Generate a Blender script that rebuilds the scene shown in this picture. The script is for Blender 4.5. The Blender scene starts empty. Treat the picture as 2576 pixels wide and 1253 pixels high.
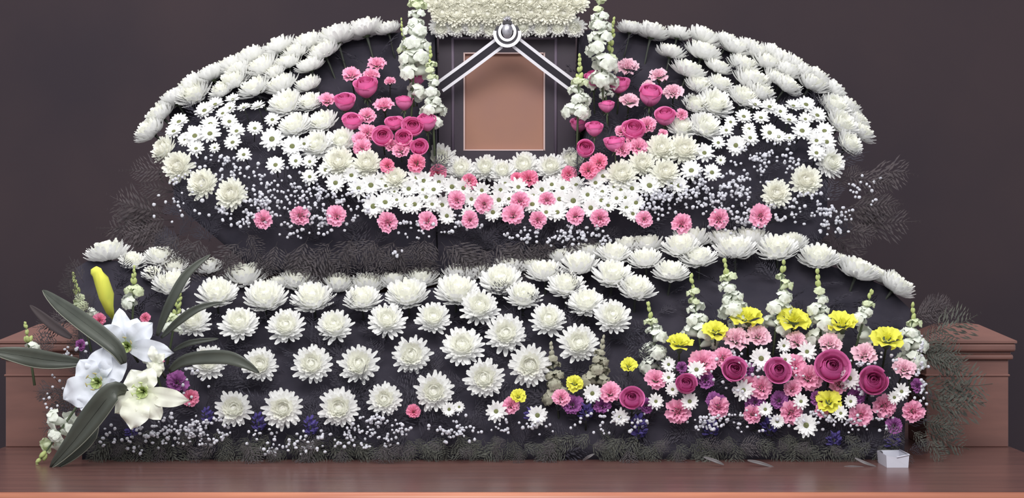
import bpy, math, random
from mathutils import Vector, Matrix, Quaternion
random.seed(11)
SC = bpy.context.scene
COL = SC.collection
F = 4500.0            # focal length in pixels of the 2576 px wide frame
CX, CY = 1288.0, 626.5
CAM = Vector((0.0, -5.0, 1.31))
PI = math.pi
R = math.radians

# ---------------------------------------------------------------- camera
cd = bpy.data.cameras.new('camera'); cam = bpy.data.objects.new('camera', cd); COL.objects.link(cam)
cam.location = CAM; cam.rotation_euler = (R(90), 0, 0)
cd.sensor_fit = 'HORIZONTAL'; cd.sensor_width = 36.0; cd.lens = F/2576*36; cd.clip_start = .05
SC.camera = cam
# ---------------------------------------------------------------- world, lights, exposure
W = bpy.data.worlds.new('world'); SC.world = W; W.use_nodes = True
W.node_tree.nodes['Background'].inputs[0].default_value = (0.93, 0.95, 1.0, 1)
W.node_tree.nodes['Background'].inputs[1].default_value = 0.78
def area(name, loc, target, sx, sy, energy, col):
    l = bpy.data.lights.new(name, 'AREA'); l.shape = 'RECTANGLE'; l.size = sx; l.size_y = sy
    l.energy = energy; l.color = col
    o = bpy.data.objects.new(name, l); COL.objects.link(o); o.location = loc
    o.rotation_euler = (Vector(target)-Vector(loc)).to_track_quat('-Z', 'Y').to_euler()
    return o
area('ceiling_panel_light', (-0.3, -3.4, 3.9), (0, .4, 1.1), 3.6, 1.8, 178, (1.0, .985, .96))
area('ceiling_panel_light_rear', (-0.7, .3, 3.6), (-.3, .9, 1.2), 2.6, .8, 24, (1.0, .97, .94))
SC.view_settings.view_transform = 'Standard'; SC.view_settings.look = 'None'
SC.view_settings.gamma = 1.0; SC.view_settings.use_curve_mapping = False
SC.view_settings.exposure = 0.0

# ---------------------------------------------------------------- helpers
def lin(c):
    return tuple(((v/255)/12.92 if v/255 <= .04045 else ((v/255+.055)/1.055)**2.4) for v in c)
MATS = {}
def mat(name, rgb, rough=.6, spec=.3, metal=0.0, noise=0.0, nscale=30, rgb2=None, trans=0.0, bump=0.0, coat=0.0, stretch=None):
    """procedural principled material; rgb in sRGB 0..255; a noise mixes in rgb2"""
    if name in MATS: return MATS[name]
    m = bpy.data.materials.new(name); m.use_nodes = True; nt = m.node_tree; N = nt.nodes; L = nt.links
    b = N['Principled BSDF']; out = N['Material Output']
    b.inputs['Roughness'].default_value = rough; b.inputs['Metallic'].default_value = metal
    b.inputs['Specular IOR Level'].default_value = spec; b.inputs['Coat Weight'].default_value = coat
    c1 = lin(rgb)+(1,); c2 = lin(rgb2 or tuple(v*.86 for v in rgb))+(1,)
    b.inputs['Base Color'].default_value = c1
    tc = N.new('ShaderNodeTexCoord'); mp = N.new('ShaderNodeMapping'); L.new(tc.outputs['Object'], mp.inputs[0])
    if stretch: mp.inputs['Scale'].default_value = stretch
    nz = N.new('ShaderNodeTexNoise'); nz.inputs['Scale'].default_value = nscale; nz.inputs['Detail'].default_value = 4
    L.new(mp.outputs[0], nz.inputs[0])
    csock = None
    if noise > 0 or rgb2:
        mx = N.new('ShaderNodeMix'); mx.data_type = 'RGBA'; rp = N.new('ShaderNodeValToRGB')
        rp.color_ramp.elements[0].position = .38; rp.color_ramp.elements[1].position = .66
        L.new(nz.outputs[0], rp.inputs[0]); L.new(rp.outputs[0], mx.inputs[0])
        mx.inputs[6].default_value = c1; mx.inputs[7].default_value = c2
        L.new(mx.outputs[2], b.inputs['Base Color']); csock = mx.outputs[2]
    if bump > 0:
        bp = N.new('ShaderNodeBump'); bp.inputs['Strength'].default_value = bump; bp.inputs['Distance'].default_value = .01
        L.new(nz.outputs[0], bp.inputs['Height']); L.new(bp.outputs[0], b.inputs['Normal'])
    if trans > 0:
        t = N.new('ShaderNodeBsdfTranslucent'); t.inputs[0].default_value = c1
        if csock: L.new(csock, t.inputs[0])
        ms = N.new('ShaderNodeMixShader'); ms.inputs[0].default_value = trans
        L.new(b.outputs[0], ms.inputs[1]); L.new(t.outputs[0], ms.inputs[2]); L.new(ms.outputs[0], out.inputs[0])
    MATS[name] = m; return m

WHITE = mat('white_petal', (250, 250, 249), .7, .15, trans=.3)
CREAM = mat('cream_petal', (251, 251, 243), .7, .15, trans=.3)
IVORY = mat('ivory_petal', (250, 249, 238), .7, .15, trans=.3)
IVORYC = mat('ivory_inner_petal', (250, 249, 240), .7, .15, trans=.3)
GRN = mat('stem_green', (86, 98, 74), .6, .3)
DGRN = mat('dark_stem', (62, 66, 60), .6, .3)
DISC = mat('daisy_disc', (122, 126, 84), .8, .1, rgb2=(92, 98, 72), nscale=6)
ROSE = mat('rose_petal', (238, 136, 190), .55, .25, trans=.2)
ROSED = mat('rose_heart', (232, 116, 176), .55, .25, trans=.2)
MAG = mat('magenta_petal', (214, 112, 168), .55, .25, trans=.2)
MAGD = mat('magenta_heart', (206, 98, 158), .55, .25, trans=.2)
PINK = mat('carnation_pink', (250, 184, 212), .7, .15, trans=.25)
PINKP = mat('carnation_pale', (251, 212, 226), .7, .15, trans=.25)
PINKH = mat('carnation_hot', (248, 158, 190), .7, .15, trans=.25)
PURP = mat('purple_petal', (166, 100, 164), .7, .15, trans=.2)
YEL = mat('yellow_petal', (240, 238, 104), .7, .15, trans=.25)
YELB = mat('yellow_bud', (232, 232, 96), .6, .25, rgb2=(206, 214, 90), nscale=5, stretch=(6, 6, .7), trans=.1)
SNW = mat('snapdragon_white', (240, 244, 234), .7, .15, trans=.25)
SNG = mat('snapdragon_greenish', (226, 234, 200), .7, .15, trans=.25)
SNB = mat('snapdragon_bud', (188, 200, 132), .65, .2, trans=.15)
SNM = mat('snapdragon_grey', (176, 174, 156), .7, .15, trans=.2)
LILY = mat('lily_petal', (236, 240, 248), .5, .3, rgb2=(226, 230, 240), nscale=7, trans=.22)
LILC = mat('lily_cream', (248, 249, 240), .5, .3, rgb2=(242, 244, 224), nscale=7, trans=.22)
LILG = mat('lily_throat', (198, 214, 148), .5, .3)
ANTH = mat('anther', (176, 166, 120), .8, .1)
LEAF = mat('lily_leaf', (82, 86, 78), .42, .4, rgb2=(66, 70, 64), nscale=4, stretch=(1, 5, 1))
LEAFE = mat('leaf_edge', (132, 134, 122), .5, .4)
FERND = mat('fern_dark', (66, 63, 72), .7, .2, rgb2=(58, 56, 66), nscale=8)  # dark tone raised in the base colour to stand for haze
FERNS = mat('fern_skirt', (72, 66, 68), .7, .2, rgb2=(62, 58, 62), nscale=6)
FERNH = mat('fern_brown', (76, 68, 70), .7, .2, rgb2=(68, 62, 66), nscale=6)
FERNG = mat('fern_green', (84, 84, 77), .7, .2, rgb2=(66, 68, 65), nscale=6)
BLUE = mat('statice_blue', (98, 86, 154), .8, .15, rgb2=(78, 70, 128), nscale=40)
FOAM = mat('foam_dark', (60, 57, 66), .95, .05, rgb2=(52, 50, 59), nscale=14, bump=.4)  # haze painted in: foam colour lifted so deep gaps stay greyish
GYPM = mat('gypsophila_white', (222, 222, 230), .8, .1, trans=.2)
BLACKW = mat('frame_black', (58, 48, 60), .5, .3, rgb2=(52, 44, 54), nscale=6)
RIDGE = mat('frame_ridge', (108, 96, 112), .4, .4)
PAPER = mat('portrait_blank', (158, 118, 102), .75, .2, rgb2=(148, 112, 104), nscale=3)
LINE = mat('portrait_line', (206, 180, 178), .6, .2)
SILK = mat('ribbon_white', (226, 224, 232), .4, .4)
SILKB = mat('ribbon_black', (42, 38, 48), .4, .4)
SILV = mat('silver', (176, 174, 182), .3, .5, metal=.6, rgb2=(110, 108, 118), nscale=30)
PLAS = mat('white_plastic', (200, 200, 212), .35, .4)
SLIV = mat('pale_leaf', (108, 104, 106), .5, .5)
def wood(name, a, b, rough, scale=(1, 14, 14), coat=0.0):
    return mat(name, a, rough, .45, rgb2=b, nscale=2.2, stretch=scale, bump=.05, coat=coat)
POSTW = wood('post_wood', (126, 88, 80), (112, 78, 72), .5, (2, 2, 9))
TABLEW = wood('table_wood', (106, 74, 69), (92, 65, 62), .28, (1.2, 16, 16))
LITEDGEW = wood('lit_edge_wood', (190, 122, 94), (172, 106, 84), .35, (1.2, 16, 16))  # warm light on the table's front put into a brighter orange colour

def mesh_of(name, V, Fc, m, smooth=True):
    me = bpy.data.meshes.new(name); me.from_pydata([tuple(v) for v in V], [], Fc)
    mm = m if isinstance(m, (list, tuple)) else [m]
    for x in mm: me.materials.append(x)
    if smooth: me.polygons.foreach_set('use_smooth', [True]*len(me.polygons))
    me.update(); return me
def link(name, me, parent=None, loc=None):
    o = bpy.data.objects.new(name, me); COL.objects.link(o)
    if parent: o.parent = parent
    if loc is not None: o.location = loc
    return o
def tag(o, label=None, cat=None, group=None, kind=None):
    if label: o['label'] = label
    if cat: o['category'] = cat
    if group: o['group'] = group
    if kind: o['kind'] = kind
    return o
def P(px, py, D):
    return Vector(((px-CX)/F*D, CAM.y+D, CAM.z-(py-CY)/F*D))
def box(V, Fc, x0, x1, y0, y1, z0, z1):
    n = len(V)
    V += [(x0,y0,z0),(x1,y0,z0),(x1,y1,z0),(x0,y1,z0),(x0,y0,z1),(x1,y0,z1),(x1,y1,z1),(x0,y1,z1)]
    Fc += [tuple(n+i for i in q) for q in ((0,3,2,1),(4,5,6,7),(0,1,5,4),(1,2,6,5),(2,3,7,6),(3,0,4,7))]
def tube(V, Fc, pts, rad, k=5):
    n0 = len(V); pts = [Vector(p) for p in pts]
    rad = rad if isinstance(rad, (list, tuple)) else [rad]*len(pts)
    for i, p in enumerate(pts):
        d = (pts[min(i+1, len(pts)-1)]-pts[max(i-1, 0)]).normalized()
        a = d.cross(Vector((0, 0, 1)) if abs(d.z) < .9 else Vector((1, 0, 0))).normalized(); b = d.cross(a)
        for j in range(k):
            t = 2*PI*j/k; V.append(p+(a*math.cos(t)+b*math.sin(t))*rad[i])
    for i in range(len(pts)-1):
        for j in range(k):
            Fc.append((n0+i*k+j, n0+i*k+(j+1) % k, n0+(i+1)*k+(j+1) % k, n0+(i+1)*k+j))
    Fc.append(tuple(n0+j for j in range(k))[::-1]); Fc.append(tuple(n0+(len(pts)-1)*k+j for j in range(k)))
def patch(V, Fc, fn, nu, nv):
    n0 = len(V)
    for i in range(nv+1):
        for j in range(nu+1): V.append(fn(j/nu, i/nv))
    for i in range(nv):
        for j in range(nu):
            a = n0+i*(nu+1)+j; Fc.append((a, a+1, a+nu+2, a+nu+1))

# ---------------------------------------------------------------- flower meshes (unit radius, facing +Z, base at z=0)
def strip_petal(V, Fc, az, r0, z0, e0, e1, L, w, cup=.3, nseg=5, shape=None, side=0.0):
    """a narrow spoon petal leaving the centre at azimuth az, its elevation going e0 -> e1 over length L"""
    shape = shape or (.45, .8, 1.0, 1.08, 1.0, .5)
    r, z = r0, z0; n0 = len(V); ca, sa = math.cos(az), math.sin(az)
    for i in range(nseg+1):
        t = i/nseg; e = e0+(e1-e0)*t
        hw = w*.5*shape[min(i, len(shape)-1)]
        so = side*t*t
        nr, nz_ = -math.sin(e), math.cos(e)          # petal normal in the r/z plane
        for s in (-1, 0, 1):
            rr = r+(nr*hw*cup if s else 0); zz = z+(nz_*hw*cup if s else 0)
            tx = s*hw+so
            V.append((rr*ca-tx*sa, rr*sa+tx*ca, zz))
        r += math.cos(e)*L/nseg; z += math.sin(e)*L/nseg
    for i in range(nseg):
        for s in range(2):
            a = n0+i*3+s; Fc.append((a, a+1, a+4, a+3))
def chrys(seed, white, cream, spread=1.0, bowl=False):
    rnd = random.Random(seed)
    def rings(specs):
        V, Fc = [], []
        for n, e0, e1, L, w, z0 in specs:
            off = rnd.random()*6
            for i in range(n):
                az = off+2*PI*(i+rnd.uniform(-.2, .2))/n
                strip_petal(V, Fc, az, .06, z0, R(e0+rnd.uniform(-6, 6)), R(e1+rnd.uniform(-12, 12)), L*rnd.uniform(.9, 1.08), w*rnd.uniform(.85, 1.15), .35, side=rnd.uniform(-.06, .06))
        return V, Fc
    if not bowl:
        o = rings([(19, 0, 40*spread, 1.10, .23, .0), (19, 12, 58*spread, 1.08, .23, .03), (19, 24, 76*spread, 1.02, .23, .06)])
        i_ = rings([(19, 34, 84, .94, .22, .08), (18, 44, 92, .82, .21, .1), (17, 54, 98, .7, .2, .14), (14, 62, 100, .58, .19, .18), (11, 70, 100, .48, .18, .22), (8, 78, 98, .38, .17, .28), (4, 85, 95, .3, .16, .34)])
    else:
        o = rings([(21, -8, 58*spread, 1.2, .24, .0), (21, 2, 68*spread, 1.16, .24, .02), (20, 12, 78*spread, 1.1, .23, .05)])
        i_ = rings([(18, 24, 84, .98, .22, .08), (17, 36, 92, .86, .21, .1), (15, 48, 98, .74, .2, .12), (12, 58, 100, .62, .19, .16), (9, 70, 100, .5, .18, .2), (5, 80, 96, .4, .17, .24)])
    patch(i_[0], i_[1], lambda u, v: (.56*math.sin(v*PI/2)*math.cos(2*PI*u), .56*math.sin(v*PI/2)*math.sin(2*PI*u), .12+.56*math.cos(v*PI/2)), 12, 4)
    Vs, Fs = [], []
    tube(Vs, Fs, [(0, 0, .04), (0, 0, -.5), (.05, .03, -1.3), (.03, .1, -2.1)], [.09, .06, .055, .055], 6)
    Vc, Fq = [], []
    tube(Vc, Fq, [(0, 0, .1), (0, 0, .02), (0, 0, -.1)], [.22, .3, .1], 9)
    return [('outer_petals', mesh_of('outer_petals', *o, white)), ('inner_petals', mesh_of('inner_petals', *i_, cream)),
            ('calyx', mesh_of('calyx', Vc, Fq, GRN)), ('stem', mesh_of('stem', Vs, Fs, DGRN))]
CHR = [chrys(s, WHITE, CREAM, f) for s, f in ((1, 1.0), (2, 1.1), (3, .9), (4, 1.0), (5, 1.15))]
CHRS = [chrys(s, WHITE, CREAM, f, True) for s, f in ((6, 1.0), (7, .92), (8, 1.06), (9, .86))]
CHRI = [chrys(s, CREAM, IVORYC, f) for s, f in ((11, 1.0), (12, 1.1), (13, .85))]
CHRB = [chrys(s, IVORY, IVORYC, f) for s, f in ((21, .7), (22, .9), (23, .6))]
def daisy(seed, n=13, spread=20):
    rnd = random.Random(seed); V, Fc = [], []
    for k, (e, z) in enumerate(((6, .0), (spread, .04))):
        for i in range(n):
            strip_petal(V, Fc, 2*PI*(i+.5*k+rnd.uniform(-.15, .15))/n, .1, z, R(e+rnd.uniform(-5, 8)), R(e+6+rnd.uniform(-14, 10)), (.95-.12*k)*rnd.uniform(.88, 1.06), .3, .18, 4, (.6, .9, 1.0, .95, .4))
    Vd, Fd = [], []
    def dome(u, v):
        r = .27*math.sin(v*PI/2); a = 2*PI*u
        return (r*math.cos(a), r*math.sin(a), .05+.14*math.cos(v*PI/2))
    patch(Vd, Fd, dome, 10, 4)
    Vs, Fs = [], []; tube(Vs, Fs, [(0, 0, .03), (0, 0, -1), (.1, .05, -2.4)], [.1, .06, .06], 5)
    return [('petals', mesh_of('petals', V, Fc, WHITE)), ('disc', mesh_of('disc', Vd, Fd, DISC)), ('stem', mesh_of('stem', Vs, Fs, DGRN))]
DAI = [daisy(31), daisy(32, 12, 34), daisy(33, 14, 26)]
def rose(seed, mo, mi, open_=.0):
    rnd = random.Random(seed); parts = []
    def rp(az, span, rb, rm, rt, h, curl):
        V, Fc = [], []
        def fn(u, v):
            s = (u-.5)*2; a = az+s*span*.5*(.55+.45*math.sin(min(1, v*1.3)*PI/2))
            hh = h*(v-.12*s*s*v*v*v)
            r = rb*(1-v)**2+rm*2*v*(1-v)*1.35+rt*v*v
            if v > .8: r += curl*(v-.8)*5*(v-.8)*5
            if v > .95: hh -= curl*.55
            return (r*math.cos(a), r*math.sin(a), hh)
        patch(V, Fc, fn, 8, 8); return V, Fc
    for k in range(5):
        V, Fc = rp(2*PI*k/5+rnd.uniform(-.2, .2), 2.0, .12, .95+.1*open_, .74+.36*open_+rnd.uniform(-.06, .14), 1.78-.6*open_+rnd.uniform(-.14, .05)+.0, rnd.uniform(.14, .26))
        parts.append(('petal', mesh_of('petal', V, Fc, mo)))
    VV, FF = [], []
    for q, (rm, rt, h, n) in enumerate(((.84, .6, 1.84, 3), (.72, .44, 1.88, 3), (.56, .3, 1.9, 3), (.4, .18, 1.9, 3), (.24, .06, 1.88, 2))):
        for k in range(n):
            V, Fc = rp(2*PI*k/n+q*.7+rnd.uniform(-.35, .35), 2*PI/n*1.45, .1, rm*rnd.uniform(.88, 1.08), rt*rnd.uniform(.75, 1.2), (h+rnd.uniform(-.06, .1))-.62*open_, rnd.uniform(.02, .1))
            b = len(VV); VV += V; FF += [tuple(b+i for i in f) for f in Fc]
    parts.append(('heart', mesh_of('heart', VV, FF, mi)))
    Vc, Fq = [], []
    for k in range(5):
        strip_petal(Vc, Fq, 2*PI*k/5, .12, 0, R(-30), R(-60), .5, .2, .1, 3, (1, .8, .5, .1))
    tube(Vc, Fq, [(0, 0, .1), (0, 0, -.02), (0, 0, -.18)], [.3, .26, .1], 8)
    parts.append(('sepals', mesh_of('sepals', Vc, Fq, GRN)))
    Vs, Fs = [], []; tube(Vs, Fs, [(0, 0, 0), (0, 0, -1), (.06, .06, -2.6)], .08, 6)
    parts.append(('stem', mesh_of('stem', Vs, Fs, GRN)))
    return parts
ROS = [rose(41, ROSE, ROSED), rose(42, ROSE, ROSED, .5), rose(43, ROSE, ROSED, .2)]
ROM = [rose(44, MAG, MAGD, .35), rose(45, MAG, MAGD, .6), rose(46, MAG, MAGD, .2)]
def carn(seed, m, rings=((7, 8, .98), (7, 30, .92), (6, 52, .8), (5, 74, .62)), amp=.1, stalk=2.2, span=1.25):
    rnd = random.Random(seed); V, Fc = [], []
    for q, (n, e, L) in enumerate(rings):
        off = rnd.random()*6
        for k in range(n):
            az = off+2*PI*k/n+rnd.uniform(-.15, .15); el = R(e+rnd.uniform(-8, 8)); ph = rnd.random()*6; Lk = L*rnd.uniform(.88, 1.08); fr = rnd.uniform(2.2, 3.4)
            def fn(u, v):
                s = (u-.5)*2; a = az+s*span*PI/n*v**.6
                zig = .045*(1 if round(u*8) % 2 else -1) if v > .9 else 0
                d = Lk*(v*(1-.12*s*s)+zig)
                ee = el+.35*v-.5*max(0, v-.7)
                wv = amp*v*v*math.sin(s*fr*2+ph)
                r = .05+d*math.cos(ee)-wv*math.sin(ee)
                return (r*math.cos(a), r*math.sin(a), .12+d*math.sin(ee)+wv*math.cos(ee))
            patch(V, Fc, fn, 8, 4)
    Vs, Fs = [], []; tube(Vs, Fs, [(0, 0, .3), (0, 0, -.1), (0, 0, -.35), (0, 0, -.45), (.05, .05, -stalk)], [.3, .24, .18, .07, .06], 7)
    return [('ruffled_petals', mesh_of('ruffled_petals', V, Fc, m)), ('calyx_and_stem', mesh_of('calyx_and_stem', Vs, Fs, GRN))]
CAR = {'pink': [carn(51, PINK), carn(52, PINK, amp=.14)], 'pale': [carn(53, PINKP), carn(54, PINKP, amp=.14)], 'hot': [carn(55, PINKH), carn(56, PINKH, amp=.13)],
       'purple': [carn(57, PURP), carn(58, PURP, amp=.14)],
       'yellow': [carn(59, YEL, ((5, 10, 1.0), (5, 36, .85), (4, 66, .6)), .1), carn(60, YEL, ((6, 4, 1.0), (5, 30, .9), (4, 60, .6)), .14)]}

def place(name, parts, pos, n, scale, spin=None, squash=None, dz=.3):
    """an Empty at the flower's base with its parts below it; n = the way the flower faces"""
    o = bpy.data.objects.new(name, None); COL.objects.link(o); o.empty_display_size = .02
    n = Vector(n).normalized(); q = n.to_track_quat('Z', 'Y') @ Quaternion((0, 0, 1), random.uniform(0, 2*PI) if spin is None else spin)
    o.rotation_mode = 'QUATERNION'; o.rotation_quaternion = q
    o.scale = (scale,)*3; o.location = Vector(pos)-n*scale*dz
    for pn, me in parts: link(pn, me, o)
    return o
ORD = ['', 'first', 'second', 'third', 'fourth', 'fifth', 'sixth', 'seventh', 'eighth', 'ninth', 'tenth', 'eleventh', 'twelfth', 'thirteenth', 'fourteenth', 'fifteenth', 'sixteenth', 'seventeenth', 'eighteenth', 'nineteenth', 'twentieth']
def labels(n, what, place_):
    out = []
    for i in range(n):
        l, r = i+1, n-i
        if n == 1: out.append(f'{what} {place_}'); continue
        w = 'leftmost' if l == 1 else 'rightmost' if r == 1 else (ORD[l]+' from left' if l <= r else ORD[r]+' from right')
        out.append(f'{what}, {w} {place_}')
    return out
def interp(tab, x):
    if x <= tab[0][0]: return tab[0][1]
    for (a, b), (c, d) in zip(tab, tab[1:]):
        if x <= c: return b+(d-b)*(x-a)/(c-a)
    return tab[-1][1]
# skylines of the two arrangements in the photograph's frame, turned into curved mounds of real depth
LOWC = [(120, 700), (220, 640), (330, 640), (440, 665), (520, 680), (620, 700), (800, 715), (950, 722), (1060, 712), (1200, 690), (1350, 660), (1500, 635), (1650, 612), (1800, 602), (1950, 612), (2050, 640), (2150, 672), (2230, 705), (2300, 770), (2330, 850)]
UPC = [(330, 350), (409, 262), (519, 183), (672, 114), (784, 83), (978, 63), (1275, 40), (1560, 60), (1700, 78), (1790, 95), (1930, 130), (2010, 160), (2060, 200), (2120, 250), (2170, 310), (2200, 350)]
def dlow(px, py):
    s = max(0, min(1.05, (1150-py)/(1150-interp(LOWC, px))))
    return 4.93+.42*(1-math.cos(s*PI/2)), s
def mid(px): return 1092 < px < 1458
def dup(px, py):
    if mid(px):
        s = max(0, min(1.05, (600-py)/(600-405))); return 5.40+.30*(1-math.cos(s*PI/2)), s
    s = max(0, min(1.05, (600-py)/(600-interp(UPC, px)))); return 5.40+.5*(1-math.cos(s*PI/2)), s
def nrm(tilt, side=0.0):
    a = R(tilt); u = R(side)
    return Vector((math.sin(a)*math.sin(u), -math.cos(a), math.sin(a)*math.cos(u)))
def row(name, cat, protos, data, what, place_, group, surf, tilt=None, side=0.0, push=0.0, jit=6, dz=.3, k=1.0):
    """data: (px, py, width px[, tilt[, side]]) in the photograph's frame, placed on the mound surface"""
    data = sorted(data, key=lambda d: d[0])
    for d, lb in zip(data, labels(len(data), what, place_)):
        px, py, w = d[:3]; D, s = surf(px, py); D -= push
        t = d[3] if len(d) > 3 else (tilt if tilt is not None else 12+70*s*s)
        sd = d[4] if len(d) > 4 else (side(px) if callable(side) else side)
        ps = protos if isinstance(protos, list) else None
        pr = random.choice(CHRS if (ps is CHR and t > 47) else ps)
        if ps is CHR: w = w*(1.08 if surf is dup else 1.0)
        o = place(name, pr, P(px, py, D), nrm(t+random.uniform(-jit, jit), sd+random.uniform(-jit, jit)), w*.5*k/F*D, dz=dz)
        tag(o, lb, cat, group)
# ---------------------------------------------------------------- setting
def struct(name, V, Fc, m, smooth=False):
    o = link(name, mesh_of(name, V, Fc, m, smooth)); o['kind'] = 'structure'; return o
WALL = mat('wall_velvet', (71, 61, 65), .95, .05, rgb2=(63, 56, 62), nscale=1.1, bump=.02)
FLOORM = mat('floor_dark', (88, 76, 74), .6, .3, rgb2=(78, 68, 68), nscale=2)
V, Fc = [], []; box(V, Fc, -4.5, 4.5, 2.6, 2.7, 0, 4.6); struct('wall_back', V, Fc, WALL)
V, Fc = [], []; box(V, Fc, -4.5, 4.5, -7, 2.7, -.1, 0); struct('floor', V, Fc, FLOORM)

# the altar table: x +-1.5 m, top at .72
TZ = CAM.z-(1160-CY)/F*4.97
TF = CAM.y+(CAM.z-TZ)*F/(1238-CY)      # front edge
altar = bpy.data.objects.new('altar_table', None); COL.objects.link(altar); altar.location = (0, TF, 0)
tag(altar, 'long reddish wooden altar table carrying the flower arrangements', 'table')
def apart(name, V, Fc, m, smooth=False):
    V = [(v[0], v[1]-TF, v[2]) for v in V]; return link(name, mesh_of(name, V, Fc, m, smooth), altar)
XL, XR = (10-CX)/F*5.32, (2543-CX)/F*5.32
V, Fc = [], []; box(V, Fc, XL, XR, TF, 1.3, TZ-.035, TZ); apart('tabletop', V, Fc, TABLEW)
V, Fc = [], []; tube(V, Fc, [(XL, TF, TZ-.0175), (0, TF, TZ-.0175), (XR, TF, TZ-.0175)], .0176, 14); apart('rounded_nosing', V, Fc, LITEDGEW, True)
V, Fc = [], []; box(V, Fc, XL+.03, XR-.03, TF+.03, TF+.06, 0, TZ-.035); apart('front_panel', V, Fc, LITEDGEW)
for x in (XL+.03, XR-.06):
    V, Fc = [], []; box(V, Fc, x, x+.03, TF+.06, 1.25, 0, TZ-.035); apart('side_panel', V, Fc, TABLEW)
V, Fc = [], []; box(V, Fc, -.86, .86, .62, 1.25, TZ, 1.232); apart('rear_step', V, Fc, TABLEW)
V, Fc = [], []; box(V, Fc, -.2, .24, .73, 1.0, 1.232, P(1288, 398, 5.76).z); apart('portrait_plinth', V, Fc, BLACKW)

def newel(px0, px1, label):
    """post of the altar rail: shaft, two mouldings and a hipped cap, standing on the table"""
    D = 5.32; x0, x1 = sorted(((px0-CX)/F*D, (px1-CX)/F*D)); w = x1-x0; y0 = CAM.y+D-.0
    o = bpy.data.objects.new('altar_post', None); COL.objects.link(o); xc = (x0+x1)/2; yc = y0+w/2
    o.location = (xc, yc, TZ); tag(o, label, 'post', 'posts at the ends of the altar')
    h = w/2; zt = P(0, 905, D).z-TZ
    def bx(hw, z0, z1, name, m=POSTW, ch=.0):
        V = []; 
        for (a, z) in ((hw, z0), (hw, z1)):
            V += [(-a, -a, z), (a, -a, z), (a, a, z), (-a, a, z)]
        Fc = [(0, 3, 2, 1), (4, 5, 6, 7), (0, 1, 5, 4), (1, 2, 6, 5), (2, 3, 7, 6), (3, 0, 4, 7)]
        me = mesh_of(name, V, Fc, m, False); ob = link(name, me, o)
        bv = ob.modifiers.new('bevel', 'BEVEL'); bv.width = ch or .003; bv.segments = 3
        return ob
    bx(h, 0, zt, 'shaft'); bx(h+.004, zt-.05, zt-.043, 'groove_bead')
    bx(h+.012, zt, zt+.016, 'lower_moulding', ch=.006); bx(h+.006, zt+.016, zt+.024, 'neck')
    bx(h+.018, zt+.024, zt+.050, 'upper_moulding', ch=.008)
    a, b = h+.020, h*.42; z0, z1, z2 = zt+.050, zt+.057, zt+.102
    V = [(-a,-a,z0),(a,-a,z0),(a,a,z0),(-a,a,z0),(-a,-a,z1),(a,-a,z1),(a,a,z1),(-a,a,z1),(-b,-b,z2),(b,-b,z2),(b,b,z2),(-b,b,z2)]
    Fc = [(0,3,2,1),(8,9,10,11)]
    for q in (0, 4): Fc += [(q+i, q+(i+1) % 4, q+4+(i+1) % 4, q+4+i) for i in range(4)]
    link('cap', mesh_of('cap', V, Fc, POSTW, False), o)
newel(2330, 2537, 'reddish wooden post with moulded hipped cap at the right end of the altar')
newel(14, 240, 'reddish wooden post partly hidden behind the lilies and long leaves')

# ---------------------------------------------------------------- dark foam bodies of the two arrangements
def mound(name, label, surf, crest, pxs, ybot, back, inset, group):
    V, Fc = [], []; nv = 14; cols = []
    y_b = ybot
    for px in pxs:
        ybot = y_b-(max(0, 640-px)*.85+max(0, px-1960)*.75 if surf is dup else 0)
        yc = crest(px); colm = []
        for i in range(nv+1):
            s = i/nv; py = ybot+(yc-ybot)*s; D, _ = surf(px, py); a = s*PI/2
            p = P(px, py, D)+Vector((0, math.cos(a), -math.sin(a)))*inset
            colm.append(len(V)); V.append(p)
        p = V[colm[-1]]; colm.append(len(V)); V.append(Vector((p.x, back, p.z)))
        b = V[colm[0]]; colm.append(len(V)); V.append(Vector((b.x, back, b.z)))
        cols.append(colm)
    for A, B in zip(cols, cols[1:]):
        m = len(A)
        for i in range(m): Fc.append((A[i], B[i], B[(i+1) % m], A[(i+1) % m]))
    Fc.append(tuple(cols[0][::-1])); Fc.append(tuple(cols[-1]))
    o = link(name, mesh_of(name, V, Fc, FOAM)); tag(o, label, 'foam base'); return o
mound('foam_block', 'dark foam body behind the white rows of the lower arrangement', dlow, lambda x: interp(LOWC, x)-46, [x for x in range(190, 2301, 30)], 1168, .5, .075, None)
def upcrest(x): return 440 if 1096 < x < 1454 else interp(UPC, x)-42
mound('foam_block', 'dark foam body behind the domed upper arrangement around the portrait', dup, upcrest, [x for x in range(425, 1090, 34)]+[1093, 1099]+[x for x in range(1130, 1450, 34)]+[1451, 1457]+[x for x in range(1480, 2125, 34)], 690, .92, .085, None)

# ---------------------------------------------------------------- ferns
def frond_mesh(seed, m, n=15, lw=.34, curve=.35, sub=3):
    rnd = random.Random(seed); V, Fc = [], []; pts = []
    for i in range(n+1):
        t = i/n; pts.append(Vector((.06*math.sin(t*3+seed), t*(1-.1*curve*t), -curve*t*t*.6)))
    tube(V, Fc, pts[::2] if n % 2 == 0 else pts[::3], .006, 3)
    for i in range(2, n+1):
        t = i/n; L = lw*math.sin(min(1, t*1.15+.08)*PI)**.7*1.0+.03; p = pts[i]
        for s in (-1, 1):
            d = Vector((s*math.cos(.55), math.sin(.55), -.25+rnd.uniform(-.2, .2))).normalized()
            for q in range(sub):
                b = p+d*L*q/sub; e = b+(d+Vector((rnd.uniform(-.3, .3), rnd.uniform(0, .5), rnd.uniform(-.25, .25))))*L/sub*1.15
                wv = Vector((-d.y, d.x, 0))*L*.065*(1-.2*q); k = len(V)
                mdl = (b+e)/2
                V += [b, mdl+wv, e, mdl-wv]; Fc += [(k, k+1, k+2, k+3)]
    return mesh_of('frond', V, Fc, m)
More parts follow.
